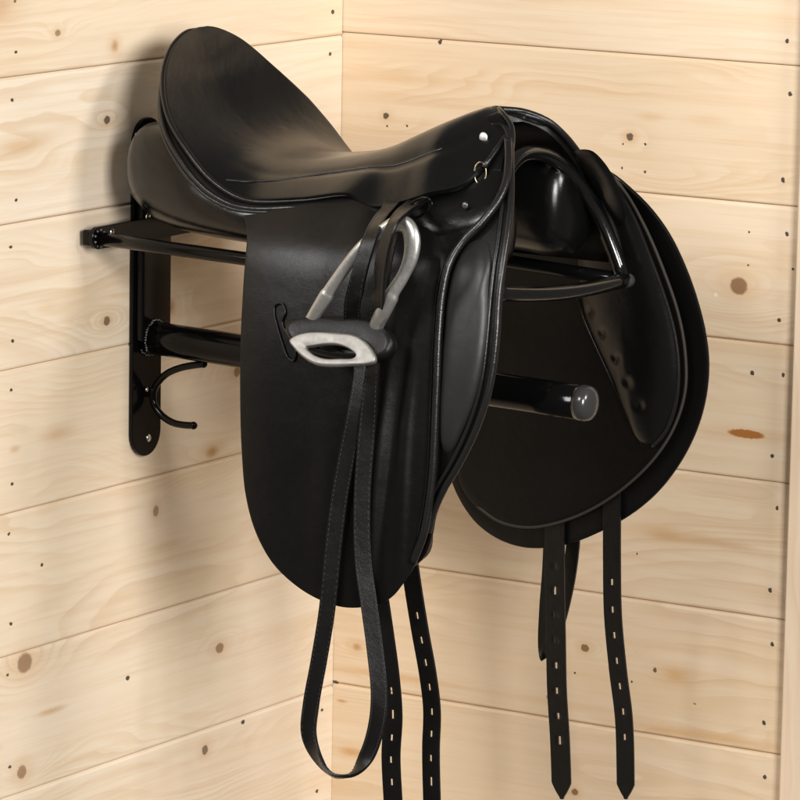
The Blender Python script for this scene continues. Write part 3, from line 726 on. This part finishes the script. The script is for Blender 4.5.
# ------------------------------------------------------------------ stirrup leather and stirrup iron, near side
lw = thing('stirrup_leather', 'long black stirrup leather looped on the near side, hanging in a teardrop under the flap', 'stirrup leather')
RW = Vector((.85, .53, 0)); DW = Vector((.50, -.80, .32))
EW = RW*.62+DW*.45; FW = RW*.42+DW*.62
pl = [((404, 190), .090, RW), ((396, 198), .104, RW), ((389, 208), .132, EW), ((380, 219), .170, EW), ((371, 236), .198, EW), ((363, 260), .205, EW), ((356, 288), .205, EW), ((352, 308), .192, RW), ((354, 326), .180, RW), ((359, 345), .178, RW), ((362, 372), .180, RW),
      ((356, 410), .184, RW), ((347, 455), .184, RW), ((339, 500), .184, RW), ((333, 550), .184, RW), ((327, 610), .184, RW), ((319, 660), .184, RW), ((311, 705), .184, RW*.9+DW*.2), ((309, 735), .184, RW*.75+DW*.45),
      ((318, 758), .186, RW*.4+DW*.8), ((334, 775), .190, DW), ((351, 774), .188, RW*.25+DW*.8), ((366, 757), .184, RW*.6+DW*.45), ((376, 728), .182, RW*.8+DW*.25), ((379, 695), .181, RW), ((375, 650), .180, RW), ((369, 605), .180, RW), ((363, 560), .180, RW),
      ((362, 500), .180, RW), ((366, 440), .180, RW), ((371, 390), .181, RW*.7+DW*.5), ((375, 345), .180, FW), ((376, 322), .186, FW), ((378, 300), .198, FW), ((381, 266), .206, FW), ((385, 246), .208, FW), ((391, 228), .206, FW), ((401, 214), .180, EW), ((416, 202), .115, RW), ((424, 194), .095, RW)]
strap('strap', [pd(p, -1, d) for p, d, w in pl], [w for p, d, w in pl], .0160, .0032, LEA_STRAP, lw)
# edge stitching on both rims of the leather
bm = bmesh.new()
PS = smooth([pd(p, -1, d) for p, d, w in pl], 10); WS = smooth([Vector(w) for p, d, w in pl], 10)
Ls = 0; nxt = 0
for i in range(len(PS)-1):
    seg = (PS[i+1]-PS[i]); Ls += seg.length
    if Ls > nxt and seg.length > 1e-5:
        nxt = Ls+.0030; tn = seg.normalized(); w = (WS[i]-tn*WS[i].dot(tn)).normalized(); nn = tn.cross(w)
        for s in (-1, 1):
            for q in (-1, 1):
                c = PS[i]+w*s*.0063+nn*q*.0016
                box(bm, c, (.0026, .0005, .0004), rot=Matrix((tn, w, nn)).transposed())
obj('stitching', bm, THREAD, lw, shade=False)
strap('inner_strand', [pd(q, -1, d) for q, d in [((426, 194), .095), ((412, 206), .130), ((401, 222), .166), ((391, 245), .175), ((385, 275), .179), ((381, 305), .179), ((377, 330), .177), ((373, 372), .176)]], [RW*.5+DW*.6]*8, .013, .003, LEA_STRAP, lw)
bm = bmesh.new()
P = pd((421, 203), -1, .128)
tube(bm, smooth([pd(q, -1, .137) for q in [(408, 208), (417, 200), (428, 198), (432, 205), (425, 213), (413, 218)]], 5, True), .0013, closed=True, seg=8); obj('buckle', bm, PAINT, lw)

ir = thing('stirrup_iron', 'dull silver stirrup iron with black rubber tread, resting tilted against the near flap', 'stirrup iron')
arm = [((302, 338), .180, .0058), ((316, 312), .188, .0058), ((326, 296), .189, .0064), ((329, 291), .189, .0054), ((345, 268), .189, .0052), ((362, 247), .188, .0052), ((380, 232), .184, .0050), ((396, 224), .182, .0066),
       ((407, 226), .182, .0076), ((412, 238), .184, .0078), ((411, 256), .186, .0068), ((403, 276), .188, .0056), ((393, 292), .190, .0060), ((390, 298), .190, .0072), ((383, 312), .188, .0070), ((378, 322), .183, .0066), ((374, 332), .179, .0062)]
A = smooth([pd(p, -1, d+.004) for p, d, r in arm], 6); RR = [v.x for v in smooth([Vector((r, 0, 0)) for p, d, r in arm], 6)]
bm = bmesh.new(); tube(bm, A, RR, seg=16, flat=(.70, 1.15), up=(0, 1, .15)); obj('arms', bm, STEEL, ir)
# foot plate ring with its opening, underside towards the viewer
def loop_solid(bm, c, u, v, n, L1, H1, L2, H2, th, ex=2.6, seg=64, pt=0.0):
    def pt_(L, Hh, a, w):
        ca, sa = math.cos(a), math.sin(a)
        x = L*math.copysign(abs(ca)**(2/ex), ca); y = Hh*math.copysign(abs(sa)**(2/ex), sa)
        return c+u*x+v*y+n*w
    rings = []
    secs = [(1, -.5), (1.02, 0), (1, .5)] 
    prof = [(L1-.002, H1-.002, -th/2), (L1-.0006, H1-.0006, -th*.4), (L1, H1, -th*.2), (L1, H1, th*.2), (L1-.0006, H1-.0006, th*.4), (L1-.002, H1-.002, th/2),
            (L2+.0015, H2+.0015, th/2), (L2, H2, th*.3), (L2, H2, -th*.3), (L2+.0015, H2+.0015, -th/2)]
    R = [[bm.verts.new(pt_(l, h, 2*math.pi*k/seg, w)) for k in range(seg)] for (l, h, w) in prof]
    R.append(R[0]); 
    for A_, B_ in zip(R, R[1:]):
        for k in range(seg): bm.faces.new((A_[k], A_[(k+1) % seg], B_[(k+1) % seg], B_[k]))
c0 = pd((334, 349), -1, .206); u = Vector((.985, .02, -.17)).normalized()
vv = Vector((.10, .42, .90)); vv = (vv-u*vv.dot(u)).normalized(); nn = u.cross(vv)      # nn: from wall to viewer or back
if nn.y > 0: nn = -nn
def onplane(px, c, n):
    d = _f + R_*((px[0]-400)/FPX) - U_*((px[1]-400)/FPX)
    return CAM + d*((c-CAM).dot(n)/d.dot(n))
def slab(name, outer, hole, c, n, th, rnd, mat, parent, nseg=72):
    """a plate with an opening, cut in the plane through c with normal n; rounded rims"""
    O = resample(smooth([onplane(p, c, n) for p in outer], 6, True), nseg, True)
    I = resample(smooth([onplane(p, c, n) for p in hole], 6, True), nseg, True)
    co_ = sum(O, Vector())/nseg; ci = sum(I, Vector())/nseg
    # start both loops at the same bearing
    k0 = min(range(nseg), key=lambda k: (I[k]-ci).normalized().angle((O[0]-co_).normalized())); I = I[k0:]+I[:k0]
    bm = bmesh.new(); R = []
    for (w, h, L0) in ((0, 1-rnd*2.2/1, O),):
        pass
    def ring(L, cen, inset, off): return [bm.verts.new(p+(cen-p).normalized()*inset+n*off) for p in L]
    q = rnd
    for a in range(0, 91, 15):
        t_ = math.radians(a); R.append(ring(O, co_, q*(1-math.sin(t_)), th/2-q+q*math.cos(t_)))
    for a in range(0, 91, 15):
        t_ = math.radians(a); R.append(ring(O, co_, q*(1-math.cos(t_)), -th/2+q-q*math.sin(t_)))
    q2 = min(rnd, .0018)
    for a in range(0, 91, 30):
        t_ = math.radians(a); R.append(ring(I, ci, -q2*(1-math.sin(t_)), -th/2+q2-q2*math.cos(t_)))
    for a in range(0, 91, 30):
        t_ = math.radians(a); R.append(ring(I, ci, -q2*(1-math.cos(t_)), th/2-q2+q2*math.sin(t_)))
    R.append(R[0])
    for A_, B_ in zip(R, R[1:]):
        for k in range(nseg): bm.faces.new((A_[k], A_[(k+1) % nseg], B_[(k+1) % nseg], B_[k]))
    return obj(name, bm, mat, parent)
slab('foot_plate', [(290, 341), (296, 336.5), (306, 333.5), (320, 332.5), (340, 333.5), (356, 336), (367, 343), (374, 352), (376.5, 358), (376, 362), (370, 364.5), (352, 366), (332, 367), (316, 365), (304, 358), (295, 349)],
     [(307, 348), (314, 346.5), (328, 345), (341, 346), (351, 350), (357, 356), (354, 359), (340, 359.5), (324, 359), (314, 355)], c0, nn, .0075, .0028, STEEL_DULL, ir)
slab('rubber_tread', [(287, 332), (289, 325), (298, 320), (312, 318), (335, 317), (360, 318), (378, 322), (390, 330), (396, 342), (393, 354), (384, 360), (368, 361), (340, 360), (312, 354), (294, 344)],
     [(316, 342), (335, 340), (356, 343), (360, 349), (350, 352), (330, 352), (318, 348)], c0-nn*.0135, nn, .0190, .0075, RUBBER, ir)

# far side stirrup leather seen behind the girth strap
fl = thing('stirrup_leather', 'short end of a black stirrup leather showing behind the far girth strap', 'stirrup leather')
q = [((574, 470), .199), ((574, 530), .200), ((570, 570), .202), ((563, 605), .203), ((553, 640), .204), ((547, 657), .206), ((545, 648), .209), ((546, 610), .209), ((549, 570), .209), ((551, 520), .207), ((553, 470), .205)]
strap('strap', [pd(p, 1, d) for p, d in q], XW, .0150, .003, LEA_STRAP, fl)

# ------------------------------------------------------------------ camera, light, world
cam = bpy.data.cameras.new('camera'); co = bpy.data.objects.new('camera', cam); C.objects.link(co)
cam.sensor_width = 36; cam.lens = 36*FPX/800; cam.clip_end = 100; cam.clip_start = .1
M = Matrix((R_, U_, -_f)).transposed().to_4x4(); M.translation = CAM; co.matrix_world = M
bpy.context.scene.camera = co
def area(name, loc, tgt, sx, sy, e, col):
    l = bpy.data.lights.new(name, 'AREA'); l.shape = 'RECTANGLE'; l.size = sx; l.size_y = sy; l.energy = e; l.color = col
    o = bpy.data.objects.new(name, l); C.objects.link(o); o.location = loc
    o.rotation_euler = (Vector(tgt)-Vector(loc)).to_track_quat('-Z', 'Y').to_euler(); return o
area('key_softbox', (2.3, -.62, .70), (.1, -.40, -.1), .42, .5, 20, (1, .98, .95))
area('fill_softbox', (.40, -3.1, 1.45), (.25, -.1, -.25), .8, .7, 40, (1, .98, .95))
area('left_softbox', (-1.30, -2.75, 1.05), (.25, -.4, -.15), .7, .8, 34, (1, .985, .96))
area('side_softbox', (3.2, -2.6, .6), (.25, -.3, -.2), .9, 1.2, 112, (1, .98, .95))
w = bpy.data.worlds.new('World'); bpy.context.scene.world = w; w.use_nodes = True
bg = w.node_tree.nodes['Background']; bg.inputs[0].default_value = (1, .95, .89, 1); bg.inputs[1].default_value = .11
s = bpy.context.scene
s.view_settings.view_transform = 'Standard'; s.view_settings.look = 'None'; s.view_settings.gamma = 1; s.view_settings.exposure = .12
s.render.engine = 'CYCLES'; s.render.resolution_x = s.render.resolution_y = 1024
